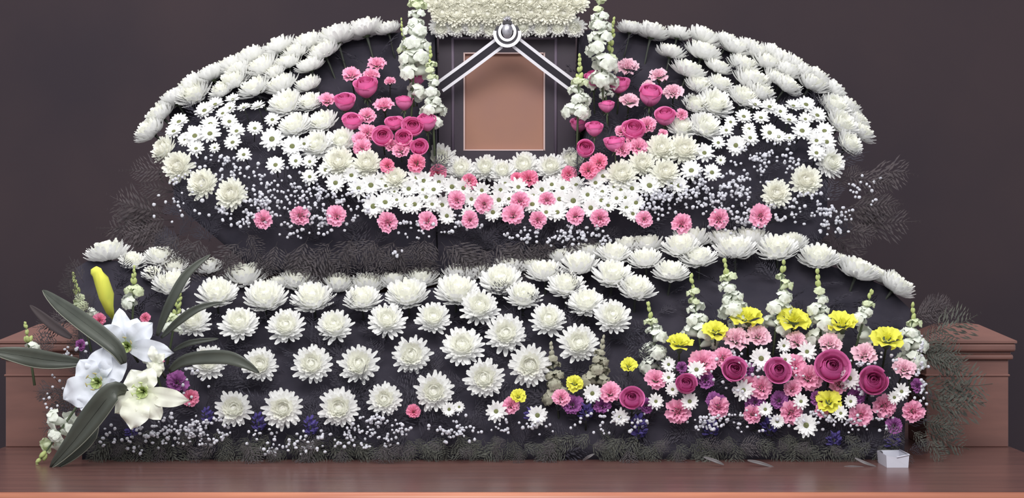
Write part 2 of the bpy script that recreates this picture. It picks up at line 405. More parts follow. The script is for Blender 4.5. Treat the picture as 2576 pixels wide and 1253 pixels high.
def fern_set(m, s): return [frond_mesh(s, m), frond_mesh(s+1, m, 17, .26, .5), frond_mesh(s+2, m, 13, .4, .2)]
FD, FS, FH, FG = fern_set(FERND, 1), fern_set(FERNS, 4), fern_set(FERNH, 7), fern_set(FERNG, 10)
def frond_matrix(pos, d, up, L):
    d = Vector(d).normalized(); x = d.cross(Vector(up)).normalized(); z = x.cross(d)
    M = Matrix((x, d, z)).transposed().to_4x4()
    return Matrix.Translation(pos) @ M @ Matrix.Scale(L, 4)
def frond(mesh, pos, d, up, L, name, label, group):
    o = link(name, mesh); o.matrix_world = frond_matrix(pos, d, up, L); tag(o, label, 'fern', group); return o
def filler(label, surf, pxr, n, seed, ybot, inset=.05):
    """dark leaves that fill the gaps between the flowers: nobody could count them, one object"""
    rnd = random.Random(seed); V, Fc = [], []
    for i in range(n):
        px = rnd.uniform(*pxr); s = rnd.random()**.8
        yc = (interp(LOWC, px) if surf is dlow else (450 if mid(px) else interp(UPC, px)))
        py = ybot+(yc+24-ybot)*s; D, _ = surf(px, py); a = s*PI/2
        pos = P(px, py, D)+Vector((0, math.cos(a), -math.sin(a)))*(inset+.012)
        nn = nrm(90*s); up = nn+Vector((rnd.uniform(-.5, .5), rnd.uniform(-.3, .3), rnd.uniform(-.3, .3)))
        d = Vector((rnd.uniform(-1, 1), rnd.uniform(-.3, .1), rnd.uniform(.0, 1)))
        M = frond_matrix(pos, d, up, rnd.uniform(.07, .13)); me = rnd.choice(FD); b = len(V)
        V += [M @ v.co for v in me.vertices]; Fc += [tuple(b+k for k in p.vertices) for p in me.polygons]
    o = link('fern_filling', mesh_of('fern_filling', V, Fc, FERND)); tag(o, label, 'fern', None, 'stuff')
filler('dark fern leaves filling the gaps between the lower flowers', dlow, (215, 2295), 420, 3, 1160)
filler('dark fern leaves filling the gaps around the upper flowers', dup, (430, 2120), 340, 4, 640)
def fan(n, box_, ang, L, D, meshes, what, place_, group, seed, tiltb=(-.5, -.1)):
    rnd = random.Random(seed); items = []
    for i in range(n):
        px = box_[0]+(box_[2]-box_[0])*((i+rnd.random())/n); py = rnd.uniform(box_[1], box_[3])
        items.append((px, py))
    for (px, py), lb in zip(items, labels(n, what, place_) if n <= 40 else [what+' '+place_]*n):
        a = R(rnd.uniform(*ang)); d = Vector((math.sin(a), rnd.uniform(*tiltb), math.cos(a)))
        Dd = D(px, py) if callable(D) else D
        frond(rnd.choice(meshes), P(px, py, Dd+rnd.uniform(-.02, .02)), d, (rnd.uniform(-.3, .3), -1, .4), rnd.uniform(*L), 'fern_frond', lb, group)
# skirts: hanging under the upper arrangement, lying out in front of the lower one
for i, (x0, x1, wh) in enumerate(((420, 640, 'below the left brown ferns'), (640, 860, 'under the first spaced pink carnations'), (860, 1090, 'under the left central daisies'),
        (1090, 1320, 'in the bare dark skirt of the centre'), (1320, 1540, 'right of the bare dark skirt'), (1540, 1940, 'behind the crest on the right'))):
    fan(15, (x0, 585, x1, 650), (130, 230), (.09, .15), lambda x, y: 5.40, FS, 'dark hanging fern frond', wh, 'ferns under the upper arrangement', 210+i)
for i, (x0, x1, wh) in enumerate(((215, 430, 'at the foot below the lilies'), (430, 660, 'at the foot below the first bottom chrysanthemum'), (660, 900, 'at the foot of the left middle'), (900, 1150, 'at the foot below the fourth chrysanthemum'),
        (1150, 1400, 'at the foot where the bed begins'), (1400, 1700, 'at the foot of the left bed slope'), (1700, 2010, 'at the foot of the bed middle'), (2010, 2330, 'at the foot near the white tray'))):
    fan(15, (x0, 1085, x1, 1130), (110, 250), (.06, .105), lambda x, y: 4.97, FG, 'grey green fern frond', wh, 'ferns at the foot of the lower arrangement', 220+i, (-.35, -.05))
    fan(5, (x0, 1105, x1, 1135), (60, 300), (.05, .09), lambda x, y: 4.93, FS, 'small brown frond', wh, 'brown ferns on the table', 240+i, (-.5, -.1))
fan(10, (380, 420, 470, 600), (-105, -60), (.12, .2), 5.6, FH, 'brown feathery fern frond reaching left', 'beside the upper arrangement', 'ferns at the left of the upper arrangement', 24)
fan(8, (370, 560, 470, 640), (-140, -90), (.10, .17), 5.55, FH, 'drooping brown fern frond', 'above the left chrysanthemums of the lower arrangement', 'drooping ferns at the left', 25)
fan(10, (2090, 430, 2180, 590), (55, 110), (.12, .19), 5.6, FH, 'brown feathery fern frond reaching right', 'beside the upper arrangement', 'ferns at the right of the upper arrangement', 26)
fan(8, (2010, 570, 2130, 620), (90, 150), (.08, .13), 5.55, FH, 'drooping brown fern frond', 'behind the right crest of the lower arrangement', 'drooping ferns at the right', 27)
fan(14, (185, 700, 235, 1130), (-80, -15), (.06, .10), 5.08, FS, 'dark fern frond', 'at the left end behind the lilies', 'ferns behind the lilies', 31)
fan(16, (2290, 840, 2350, 1090), (55, 115), (.12, .19), 5.12, FG, 'grey green fern frond', 'reaching across the right wooden post', 'ferns over the right post', 28)
fan(8, (2290, 760, 2330, 850), (40, 90), (.07, .11), 5.16, FH, 'brown fern frond', 'above the right wooden post beside the snapdragon', 'ferns above the right post', 29)
fan(16, (140, 790, 240, 1090), (-110, -60), (.07, .12), 5.12, FH, 'brown fern frond', 'in front of the left wooden post', 'ferns over the left post', 30)

# ---------------------------------------------------------------- portrait, ribbon, flower bar above it
DP = 5.76
fr = bpy.data.objects.new('portrait_frame', None); COL.objects.link(fr); fr.location = P(1276, 398, DP)
tag(fr, 'black wooden portrait frame with a blank brown picture, standing among the flowers', 'picture frame')
def fpart(name, V, Fc, m, parent=None, smooth=False):
    V = [Vector(v)-fr.location for v in V]; return link(name, mesh_of(name, V, Fc, m, smooth), parent or fr)
def pbox(x0, x1, y0, y1, d0, d1):
    a = P(x0, y1, d0); b = P(x1, y0, d0); V, Fc = [], []
    box(V, Fc, a.x, b.x, a.y, a.y+(d1-d0), a.z, b.z); return V, Fc
for (x0, x1, y0, y1) in ((1104, 1168, 62, 398), (1369, 1448, 62, 398), (1168, 1369, 62, 133), (1168, 1369, 378, 398)):
    fpart('frame_rail', *pbox(x0, x1, y0, y1, DP, DP+.03), BLACKW)
fpart('backing_board', *pbox(1104, 1448, 62, 398, DP+.031, DP+.04), BLACKW)
fpart('picture', *pbox(1168, 1369, 133, 378, DP+.012, DP+.03), PAPER)
for (x0, x1, y0, y1) in ((1166, 1169.5, 132, 379), (1367.5, 1371, 132, 379), (1169, 1369, 132, 135), (1169, 1369, 376, 379)):
    fpart('mat_line', *pbox(x0, x1, y0, y1, DP-.002, DP+.02), LINE)
for x in (1139, 1398):
    V, Fc = [], []; tube(V, Fc, [P(x, 96, DP), P(x, 240, DP), P(x, 394, DP)], .0052, 8); fpart('frame_bead', V, Fc, RIDGE, None, True)
V, Fc = [], []; tube(V, Fc, [P(1139, 96, DP), P(1398, 96, DP)], .0052, 8); fpart('frame_bead', V, Fc, RIDGE, None, True)

rb = bpy.data.objects.new('mourning_ribbon', None); COL.objects.link(rb); DR = 5.62
rb.location = P(1276, 82, DR); tag(rb, 'black and white striped mourning ribbon draped over the portrait frame', 'ribbon')
def rpart(name, V, Fc, m, parent=None, smooth=False):
    off = rb.location; V = [Vector(v)-off for v in V]; return link(name, mesh_of(name, V, Fc, m, smooth), parent or rb)
def band(pts, w, th, dd):
    """flat band through pixel points, w px wide"""
    V, Fc = [], []; n = len(pts)
    for i, (x, y, D) in enumerate(pts):
        a = pts[max(i-1, 0)]; b = pts[min(i+1, n-1)]; tx, ty = b[0]-a[0], b[1]-a[1]; l = math.hypot(tx, ty); nx, ny = -ty/l*w/2, tx/l*w/2
        for (sx, d) in ((-1, D-dd), (1, D-dd), (1, D-dd+th), (-1, D-dd+th)): V.append(P(x+nx*sx, y+ny*sx, d))
    for i in range(n-1):
        for j in range(4): Fc.append((4*i+j, 4*i+(j+1) % 4, 4*i+4+(j+1) % 4, 4*i+4+j))
    Fc += [(3, 2, 1, 0), tuple(4*(n-1)+j for j in range(4))]
    return V, Fc
for (x0, y0, x1, y1, sg) in ((1256, 108, 1106, 219, 1), (1298, 107, 1442, 217, -1)):
    L = math.hypot(x1-x0, y1-y0); nx, ny = -(y1-y0)/L, (x1-x0)/L
    bp = rpart('ribbon_tail', *band([(x0, y0, DR), ((x0+x1)/2, (y0+y1)/2+1, DR+.03), (x1, y1, DR+.06)], 31, .003, 0), SILKB)
    for o_ in (-12.2, 12.2):
        w_ = rpart('white_edge', *band([(x0+nx*o_, y0+ny*o_, DR), ((x0+x1)/2+nx*o_, (y0+y1)/2+1+ny*o_, DR+.03), (x1+nx*o_, y1+ny*o_, DR+.06)], 7.5, .004, .0012), SILK, bp)
def arc(cx, cy, r, a0, a1, n=20, ry=None): return [(cx+r*math.cos(R(a0+(a1-a0)*i/n)), cy+(ry or r)*math.sin(R(a0+(a1-a0)*i/n)), DR-.02) for i in range(n+1)]
rpart('black_loop', *band(arc(1276, 84, 26, -40, 220), 12, .006, .0), SILKB)
rpart('white_loop', *band(arc(1276, 84, 31.5, -12, 192), 8, .007, .002), SILK)
rpart('white_loop', *band(arc(1276, 80, 19.5, -60, 240, 24, 21), 7, .008, .004), SILK)
V, Fc = [], []
c0 = P(1276, 77, DR-.025)
patch(V, Fc, lambda u, v: c0+Vector((.017*math.sin(v*PI)*math.cos(2*PI*u), .008*math.sin(v*PI)*math.sin(2*PI*u), .024*math.cos(v*PI))), 14, 8)
rpart('silver_knot', V, Fc, SILV, None, True)
V, Fc = [], []; a = P(1264, 60, DR-.03); b = P(1288, 53, DR-.03); box(V, Fc, a.x, b.x, a.y, a.y+.02, a.z, b.z); rpart('black_clasp', V, Fc, SILKB)
V, Fc = [], []
for k in range(5):
    an = R(-150+k*30); pts = [P(1276, 54, DR-.015), P(1276+math.cos(an)*7, 54+math.sin(an)*7, DR-.03), P(1276+math.cos(an)*13, 52+math.sin(an)*14, DR-.022)]
    tube(V, Fc, pts, [.003, .005, .001], 5)
rpart('silver_tuft', V, Fc, SILV, None, True)

# bar of packed ivory chrysanthemums above the portrait
V, Fc = pbox(1090, 1452, -110, 52, 5.74, 5.86); fb = link('flower_foam_bar', mesh_of('flower_foam_bar', V, Fc, FOAM, False)); tag(fb, 'dark foam bar holding the packed ivory flowers over the portrait', 'foam base')
flat = lambda D: (lambda px, py: (D, .3))
G = 'packed ivory chrysanthemums above the portrait'
def brow(y, xs, w, what, where, t): row('ivory_chrysanthemum', 'flower', CHRB, [(x+random.uniform(-4, 4), y+random.uniform(-4, 4), w) for x in xs], what, where, G, flat(5.67), t, 0, 0, 10)
brow(-34, range(1108, 1450, 41), 66, 'ivory chrysanthemum cut by the top edge', 'in the top row', 10)
brow(2, range(1100, 1456, 39), 62, 'packed ivory chrysanthemum', 'in the upper row over the portrait', 5)
brow(34, range(1112, 1440, 38), 60, 'packed ivory chrysanthemum', 'in the middle row over the portrait', 0)
row('white_chrysanthemum', 'flower', CHR, [(x+random.uniform(-3, 3), 64+random.uniform(-4, 4), 56) for x in range(1108, 1450, 42) if abs(x-1276) > 22], 'white edged chrysanthemum', 'in the lowest row over the portrait', G, flat(5.69), -22, 0, 0, 8)

# ---------------------------------------------------------------- chrysanthemums of the lower arrangement
GL = 'white chrysanthemums of the lower arrangement'
LA = 'of the lower arrangement'
def crow(data, what, where, group=GL, surf=dlow, pr=CHR, **k): row('white_chrysanthemum', 'flower', pr, data, what, where, group, surf, **k)
crow([(588, 1028, 92), (712, 1028, 98), (853, 1026, 100), (968, 1005, 84), (1092, 985, 98), (1218, 952, 98), (1333, 918, 102)], 'full-faced white chrysanthemum', 'in the bottom row '+LA, tilt=8, push=.02, k=.97)
crow([(523, 912, 90, 30), (655, 918, 84), (785, 917, 95), (903, 917, 98), (1036, 893, 94), (1163, 872, 100, 28), (1273, 840, 98), (1455, 865, 98)], 'white chrysanthemum', 'in the second row up '+LA, tilt=20, push=.02)
crow([(485, 810, 88, 42), (602, 815, 95), (720, 822, 92), (842, 822, 92), (973, 807, 92), (1090, 801, 86), (1206, 773, 94), (1380, 805, 88), (1541, 798, 92)], 'white chrysanthemum', 'in the third row up '+LA, tilt=34, push=.02)
crow([(430, 715, 92, 60), (546, 740, 100), (668, 750, 108), (787, 752, 102), (911, 754, 92), (1024, 742, 106), (1150, 734, 108), (1316, 747, 90, 46), (1425, 720, 92), (1474, 762, 88, 48), (1542, 694, 100), (1601, 728, 92)], 'cupped white chrysanthemum', 'in the fourth row up '+LA, tilt=56, push=.01)
crow([(1261, 708, 104, 55), (1370, 686, 90), (1457, 667, 98), (1545, 640, 88), (1624, 654, 88), (1688, 686, 90, 62), (1757, 650, 90), (1713, 622, 98), (1847, 628, 108), (1955, 628, 104), (2058, 650, 100), (2158, 681, 104, 76, 18), (2254, 718, 98, 74, 32)], 'bowl-shaped white chrysanthemum', 'below the crest '+LA, tilt=68)
crow([(271, 636, 108, 82, -8), (333, 658, 66, 60), (404, 648, 86, 75), (437, 672, 78, 62), (385, 690, 55, 55), (523, 672, 78, 76), (613, 696, 112), (700, 712, 62), (749, 708, 100), (850, 716, 92), (925, 716, 92), (990, 708, 84), (1060, 702, 92), (1160, 692, 96), (1200, 684, 84), (1287, 670, 92), (1335, 668, 70), (1420, 648, 84), (1483, 636, 84), (1580, 620, 84), (1629, 616, 88), (1739, 603, 104), (1820, 602, 90), (1890, 602, 100), (1990, 614, 90), (2120, 660, 70, 80, 20), (2205, 692, 70, 78, 28)],
     'white chrysanthemum seen side-on', 'along the crest '+LA, tilt=80, push=-.05)

# ---------------------------------------------------------------- chrysanthemums of the upper arrangement
sl = lambda px: (px-1275)/930*42
UA = 'of the upper arrangement'
GW = 'white chrysanthemums of the upper arrangement'
def urow(data, what, where, pr=CHR, **k):
    k.setdefault('side', sl); crow(data, what, where, GW, dup, pr, **k)
urow([(975, 74, 62), (918, 76, 92), (845, 94, 100), (775, 108, 84), (700, 122, 84), (632, 146, 84), (580, 166, 76), (532, 190, 80), (484, 216, 84), (441, 250, 82), (402, 288, 82, 72, -48), (378, 328, 84, 72, -42)], 'side-on white chrysanthemum', 'on the outer edge of the upper left wing', tilt=90)
urow([(813, 130, 84), (745, 130, 74), (659, 168, 86), (723, 158, 68), (780, 166, 72), (600, 176, 74), (487, 236, 86, 50)], 'white chrysanthemum', 'in the second tier of the upper left wing', tilt=80)
urow([(708, 214, 80), (774, 214, 66), (641, 222, 84), (588, 202, 84), (558, 228, 62), (690, 182, 60)], 'cupped white chrysanthemum', 'in the third tier of the upper left wing', tilt=70)
urow([(720, 262, 84), (779, 258, 60), (742, 317, 80), (812, 308, 72), (798, 366, 80, 40), (860, 356, 74, 34)], 'large white chrysanthemum', 'beside the pink roses of the upper left wing', tilt=50)
urow([(412, 376, 74, 48, -60), (448, 418, 78), (509, 463, 78), (581, 489, 80)], 'cream chrysanthemum', 'down the outer left edge '+UA, CHRI, tilt=18, push=.03)
urow([(853, 408, 80), (923, 412, 74), (994, 449, 62)], 'cream-centred chrysanthemum', 'in the inner left curve '+UA, CHRI, tilt=24, push=.04)
urow([(1106, 402, 76), (1160, 428, 68), (1222, 424, 66), (1264, 432, 60), (1318, 418, 72), (1385, 422, 68), (1440, 407, 72)], 'white chrysanthemum', 'in the row just below the portrait', tilt=30, push=.02, side=0)
urow([(1563, 440, 78), (1615, 412, 66), (1673, 435, 76), (1663, 374, 76), (1720, 376, 80)], 'cream-centred chrysanthemum', 'in the inner right curve '+UA, CHRI, tilt=24, push=.04)
urow([(1714, 322, 66), (1775, 320, 80), (1750, 264, 64), (1798, 262, 84), (1871, 246, 76, 60)], 'large white chrysanthemum', 'beside the pink roses of the upper right wing', tilt=48)
urow([(1757, 216, 68), (1811, 212, 66), (1892, 204, 96), (1980, 216, 74), (1914, 232, 72), (1950, 196, 60)], 'cupped white chrysanthemum', 'in the fourth tier of the upper right wing', tilt=68)
urow([(1733, 178, 86), (1806, 170, 66), (1871, 164, 78), (1930, 158, 80), (1980, 178, 74), (2042, 210, 82)], 'white chrysanthemum', 'in the third tier of the upper right wing', tilt=76)
urow([(1687, 132, 72), (1768, 132, 90), (1850, 122, 76), (1904, 132, 74), (1966, 152, 76), (2020, 182, 72)], 'bowl-shaped white chrysanthemum', 'in the second tier of the upper right wing', tilt=84)
urow([(1586, 72, 64), (1640, 82, 82), (1705, 86, 64), (1770, 96, 82), (1830, 106, 70), (1885, 120, 70), (1945, 138, 74), (2000, 164, 74), (2052, 196, 76), (2096, 230, 72), (2130, 268, 74), (2155, 304, 74, 70, 44), (2166, 332, 72, 70, 44)], 'side-on white chrysanthemum', 'on the outer edge of the upper right wing', tilt=90)
urow([(2099, 268, 78), (2118, 312, 78), (2137, 362, 68, 50, 50), (2088, 409, 72, 30, 60)], 'white chrysanthemum', 'down the inner right end '+UA, tilt=58)
urow([(2028, 455, 78), (1953, 487, 74)], 'cream chrysanthemum among small white blossoms', 'at the lower right '+UA, CHRI, tilt=14, push=.03, side=0)

# ---------------------------------------------------------------- small daisies of the upper arrangement
def drow(data, what, where, group, surf=dup, **k):
    k.setdefault('k', 1.13)
    k.setdefault('push', .03); row('daisy', 'flower', DAI, data, what, where, group, surf, jit=14, dz=.1, **k)
GD = 'small daisies of the upper arrangement'
drow([(585, 250, 36), (514, 278, 46), (541, 262, 42), (613, 270, 34), (649, 267, 36), (578, 272, 34), (450, 306, 46), (529, 311, 44), (560, 285, 34), (437, 330, 40)], 'small white daisy', 'in the top left daisy patch', GD, tilt=48, side=-15)
drow([(641, 323, 38), (685, 301, 36), (577, 306, 40), (595, 330, 42), (490, 342, 54), (528, 336, 50), (493, 374, 40), (585, 358, 40), (466, 352, 36), (613, 389, 36), (540, 372, 26)], 'small white daisy', 'in the lower left daisy patch', GD, tilt=28)
drow([(684, 350, 54), (735, 368, 50), (693, 415, 44), (744, 405, 36), (779, 407, 36), (779, 445, 40), (819, 428, 42), (844, 460, 46), (884, 441, 42), (902, 474, 50), (933, 466, 50), (960, 453, 40), (765, 362, 34)], 'open white daisy', 'along the left inner band', GD, tilt=16)
drow([(939, 519, 52), (969, 509, 50), (998, 503, 34), (971, 468, 40), (992, 482, 26), (1028, 475, 44), (1020, 516, 38), (1043, 514, 44), (1048, 447, 46), (1066, 455, 46), (1064, 478, 40)], 'white daisy', 'left of centre in the lower band', GD, tilt=14)
drow([(1091, 477, 44), (1072, 496, 42), (1112, 516, 48), (1087, 514, 40), (1104, 458, 42), (1137, 470, 46), (1124, 543, 40), (1166, 473, 42), (1178, 536, 34), (1186, 501, 42), (1212, 479, 42), (1240, 534, 42), (1259, 478, 44), (1255, 503, 44)], 'white daisy', 'under the left half of the portrait', GD, tilt=12)
drow([(1304, 471, 48), (1339, 514, 48), (1341, 492, 36), (1363, 477, 44), (1374, 534, 44), (1388, 464, 38), (1402, 534, 44), (1407, 501, 44), (1415, 473, 40), (1442, 505, 52), (1450, 466, 46), (1457, 484, 36), (1271, 462, 36), (1280, 500, 34), (1420, 448, 36)], 'white daisy', 'under the right half of the portrait', GD, tilt=12)
drow([(1498, 460, 44), (1478, 490, 42), (1486, 523, 46), (1513, 504, 42), (1515, 482, 38), (1551, 499, 38), (1573, 497, 36), (1590, 474, 42), (1634, 467, 56), (1600, 510, 40), (1576, 523, 42), (1592, 538, 38), (1517, 443, 38), (1530, 517, 38), (1562, 478, 34), (1545, 470, 34)], 'white daisy', 'right of centre in the lower band', GD, tilt=14)
drow([(1739, 429, 52), (1791, 434, 42), (1772, 385, 48), (1708, 467, 46), (1690, 462, 36), (1813, 403, 24), (1807, 359, 32), (1827, 328, 34), (1838, 307, 30), (1851, 366, 48)], 'open white daisy', 'along the right inner band', GD, tilt=18)
drow([(1884, 324, 32), (1887, 347, 42), (1936, 334, 44), (1959, 344, 36), (1986, 347, 26), (2018, 329, 48), (2074, 329, 46), (2054, 354, 42), (2080, 357, 42), (2054, 385, 44), (2040, 340, 34)], 'small white daisy', 'in the lower right daisy patch', GD, tilt=30)
drow([(1871, 293, 40), (1914, 296, 40), (1936, 269, 46), (1996, 266, 40), (2028, 263, 46), (1985, 301, 44), (1963, 280, 36), (2056, 290, 44), (2026, 300, 36), (1900, 262, 36)], 'small white daisy', 'in the top right daisy patch', GD, tilt=46, side=15)

# ---------------------------------------------------------------- roses and carnations beside the portrait
GR, GC = 'pink roses beside the portrait', 'pink carnations beside the portrait'
def rrow(data, what, where, group=GR, pr=ROS, surf=dup, **k): row('rose', 'flower', pr, data, what, where, group, surf, dz=.85, **k)
def krow(data, colr, what, where, group=GC, surf=dup, name='carnation', **k):
    k.setdefault('k', 1.12)
    row(name, 'flower', CAR[colr], data, what, where, group, surf, dz=.35, **k)
rrow([(921, 224, 58), (868, 260, 50), (1048, 199, 42, 66), (1017, 261, 42, 70), (887, 308, 48), (991, 312, 42), (1075, 312, 48)], 'deep pink rose', 'in the upper part left of the portrait', tilt=52, push=.03, k=1.02)
rrow([(963, 347, 50), (1038, 322, 50), (1055, 373, 42), (1015, 350, 42)], 'deep pink rose', 'in the lower part left of the portrait', tilt=30, push=.04, k=1.02)
krow([(948, 161, 46), (884, 189, 48), (934, 189, 44), (981, 205, 30), (824, 252, 44), (966, 265, 50), (912, 205, 30)], 'pink', 'light pink carnation', 'at the top left of the portrait', tilt=48, push=.02)
krow([(924, 291, 42), (924, 334, 46), (911, 372, 46), (1008, 378, 40), (905, 350, 36), (985, 366, 34), (1028, 364, 30)], 'pink', 'pink carnation', 'low left of the portrait', tilt=26, push=.03)
krow([(975, 416, 36), (1048, 410, 46), (1100, 434, 42), (1180, 456, 40)], 'hot', 'rosy carnation', 'tucked below the left chrysanthemums', tilt=16, push=.06)
rrow([(1492, 206, 48, 64), (1557, 215, 50), (1636, 246, 58), (1526, 268, 38, 70), (1457, 316, 42, 68), (1673, 297, 50)], 'deep pink rose', 'in the upper part right of the portrait', tilt=54, push=.03, k=1.02)
rrow([(1593, 333, 56), (1472, 379, 46, 20), (1546, 363, 48, 64), (1495, 327, 42, 60)], 'deep pink rose', 'in the lower part right of the portrait', tilt=36, push=.04, k=1.02)
krow([(1578, 168, 54), (1658, 190, 48), (1693, 231, 50), (1583, 254, 50), (1631, 216, 36)], 'pale', 'pale pink carnation', 'at the top right of the portrait', tilt=48, push=.02)
krow([(1628, 314, 44), (1566, 376, 42), (1606, 369, 46), (1715, 288, 30), (1561, 330, 28), (1668, 336, 24), (1590, 352, 30)], 'pink', 'pink carnation', 'low right of the portrait', tilt=26, push=.04)
krow([(1507, 409, 44), (1480, 428, 44), (1430, 437, 38), (1329, 449, 46), (1300, 447, 30)], 'hot', 'rosy carnation', 'tucked below the right chrysanthemums', tilt=16, push=.06)
krow([(1149, 503, 44), (1218, 513, 46), (1308, 505, 46), (1376, 503, 40), (1291, 540, 52), (1182, 553, 42), (1353, 553, 42), (1447, 543, 44)], 'pink', 'pink carnation', 'among the central daisies', 'pink carnations among the daisies', tilt=8, push=.06)
krow([(662, 553, 46), (755, 543, 48), (846, 543, 50), (975, 559, 50), (1075, 556, 46)], 'pink', 'single pink carnation', 'in the spaced row under the left wing', 'spaced row of pink carnations', tilt=8, push=.04)
krow([(1509, 549, 46), (1621, 551, 40), (1715, 563, 50), (1808, 551, 50), (1913, 543, 54)], 'pink', 'single pink carnation', 'in the spaced row under the right wing', 'spaced row of pink carnations', tilt=8, push=.04)

# ---------------------------------------------------------------- coloured bed of the lower arrangement
GB = 'carnations of the coloured bed'
def bed(px, py):
    s = max(0, min(1, (1100-py)/330)); return 4.95+.16*s*s+.02, s
RB = 'in the coloured bed'
krow([(1710, 863, 68, 60), (1800, 832, 62, 50), (1880, 800, 78), (1998, 803, 84), (2118, 814, 76), (2232, 852, 78, 50)], 'yellow', 'bright yellow ruffled carnation', 'along the top '+RB[3:], 'yellow carnations', bed, 'yellow_carnation', tilt=62, push=.03)
krow([(1582, 920, 40), (1446, 965, 42), (1303, 997, 38), (2085, 1010, 62)], 'yellow', 'yellow half-open carnation', 'low in the lower arrangement', 'low yellow carnations', bed, 'yellow_carnation', tilt=30, push=.02)
krow([(1852, 852, 66), (1908, 845, 58), (2005, 858, 52), (2088, 865, 58), (2175, 890, 60), (2275, 928, 58)], 'pale', 'pale pink carnation', 'below the yellow carnations', GB, bed, tilt=40, push=.01)
krow([(1768, 912, 66), (1820, 900, 50), (1650, 955, 52), (1535, 988, 52), (1412, 1000, 42), (1285, 1020, 44)], 'pink', 'light pink carnation', 'on the left slope of the coloured bed', GB, bed, tilt=22, push=.01)
krow([(2000, 920, 58), (2035, 950, 66), (2112, 965, 50), (1994, 978, 42), (1915, 975, 56), (1885, 965, 36), (1990, 925, 40)], 'pink', 'pink carnation', 'in the middle of the coloured bed', GB, bed, tilt=18, push=.01)
krow([(1705, 1035, 62), (1808, 1025, 52), (1893, 1042, 46), (1990, 1038, 58), (2068, 1032, 36), (2165, 1045, 56), (2225, 1022, 58), (2297, 1035, 54)], 'pink', 'pink carnation', 'along the bottom of the coloured bed', GB, bed, tilt=6, push=.01)
krow([(365, 800, 26), (250, 806, 34), (478, 1000, 42), (1040, 1036, 34), (400, 905, 28)], 'hot', 'small rosy carnation', 'half hidden at the left of the lower arrangement', 'small carnations at the left', bed, tilt=10, push=-.02)
rrow([(1590, 1005, 50), (1726, 970, 48), (1846, 935, 58), (1957, 935, 56), (2093, 927, 72), (2196, 963, 66)], 'magenta rose', 'in the coloured bed', 'magenta roses of the coloured bed', ROM, bed, tilt=26, push=.05, k=1.05)
krow([(1775, 955, 44), (1900, 1012, 46), (1960, 1008, 46), (2155, 995, 44), (2250, 1070, 40), (2308, 970, 34), (1515, 1020, 40), (1625, 1020, 38), (1715, 925, 28), (1440, 1018, 50), (1800, 1010, 46), (445, 962, 54), (1880, 930, 34), (2055, 1000, 34), (203, 868, 26)], 'purple', 'small purple carnation', 'in the lower arrangement', 'purple carnations', bed, 'purple_carnation', tilt=14, push=.0)
GD2 = 'small daisies of the lower arrangement'
drow([(1490, 990, 44), (1248, 1035, 50), (1352, 1045, 46), (1560, 1050, 42), (1682, 917, 32), (1682, 950, 32), (1692, 980, 34), (1650, 1010, 38), (1735, 1010, 42), (1752, 930, 42)], 'small white daisy', 'on the left slope of the coloured bed', GD2, bed, tilt=10)
drow([(1870, 982, 50), (1915, 902, 52), (1972, 870, 34), (2030, 885, 46), (2137, 952, 52), (2268, 985, 40), (2028, 1070, 54), (1925, 1030, 34), (2015, 1010, 38), (2140, 1010, 32), (1975, 905, 34), (2115, 1040, 36), (1955, 1060, 34), (2250, 1000, 32)], 'small white daisy', 'in the right of the coloured bed', GD2, bed, tilt=12)
drow([(1130, 1030, 34), (1155, 1024, 26)], 'faded white daisy', 'below the bottom chrysanthemum row', GD2, bed, tilt=10)

# statice: rough blue clusters on a stalk
def statice(seed):
    rnd = random.Random(seed); V, Fc = [], []
    for i in range(46):
        a = rnd.uniform(0, 2*PI); z = rnd.uniform(-.9, .9); r = math.sqrt(max(0, 1-z*z))*rnd.uniform(.35, .85)
        strip_petal(V, Fc, a, r*.6, z, R(rnd.uniform(0, 70)), R(rnd.uniform(20, 90)), .42, .3, .3, 3, (.4, 1, 1, .5))
    Vs, Fs = [], []; tube(Vs, Fs, [(0, 0, .2), (0, 0, -1), (0, 0, -2)], .08, 5)
    return [('florets', mesh_of('florets', V, Fc, BLUE)), ('stalk', mesh_of('stalk', Vs, Fs, DGRN))]
STA = [statice(71), statice(72)]
row('statice', 'flower', STA, [(1475, 1035, 54), (1607, 1075, 66), (1790, 1080, 56), (1937, 1070, 62), (2100, 1105, 54), (2248, 1110, 56), (780, 1072, 52), (650, 1062, 50), (520, 1045, 42), (1335, 1042, 44), (330, 1085, 44)], 'dark blue statice cluster', 'above the fern skirt '+LA, 'blue statice', bed, tilt=30, push=0)
for o in [o for o in COL.objects if o.name.startswith('statice')]: o.rotation_quaternion = nrm(60).to_track_quat('Z', 'Y')

# ---------------------------------------------------------------- snapdragons
def floret_mesh(seed, m):
    """two-lipped ruffled snapdragon flower leaving the stem along +X"""
    rnd = random.Random(seed); V, Fc = [], []
    tube(V, Fc, [(0, 0, 0), (.3, 0, .03), (.62, 0, .05)], [.08, .2, .26], 7)
    for (ay, az_, r, px) in ((-.22, .32, .3, .6), (.22, .32, .3, .6), (-.3, -.2, .27, .75), (.3, -.2, .27, .75), (0, -.32, .3, .8), (0, .0, .26, .85)):
        c = Vector((px, ay, az_)); out = Vector((.5, ay*1.6, az_*1.6)).normalized()
        q = out.to_track_quat('Z', 'Y'); k = len(V); V.append(c-out*.06)
        for (f, dz_) in ((.6, .03), (1, -.02)):
            for i in range(12):
                a = 2*PI*i/12; rr = r*f*(1+.13*math.sin(a*3+seed+ay*9)+(rnd.uniform(-.07, .07) if f == 1 else 0))
                V.append(c+q @ Vector((rr*math.cos(a), rr*math.sin(a), dz_+(.07*math.sin(a*4+seed) if f == 1 else 0))))
        for i in range(12):
            j = (i+1) % 12; Fc += [(k, k+1+i, k+1+j), (k+1+i, k+13+i, k+13+j, k+1+j)]
    return mesh_of('floret', V, Fc, m)
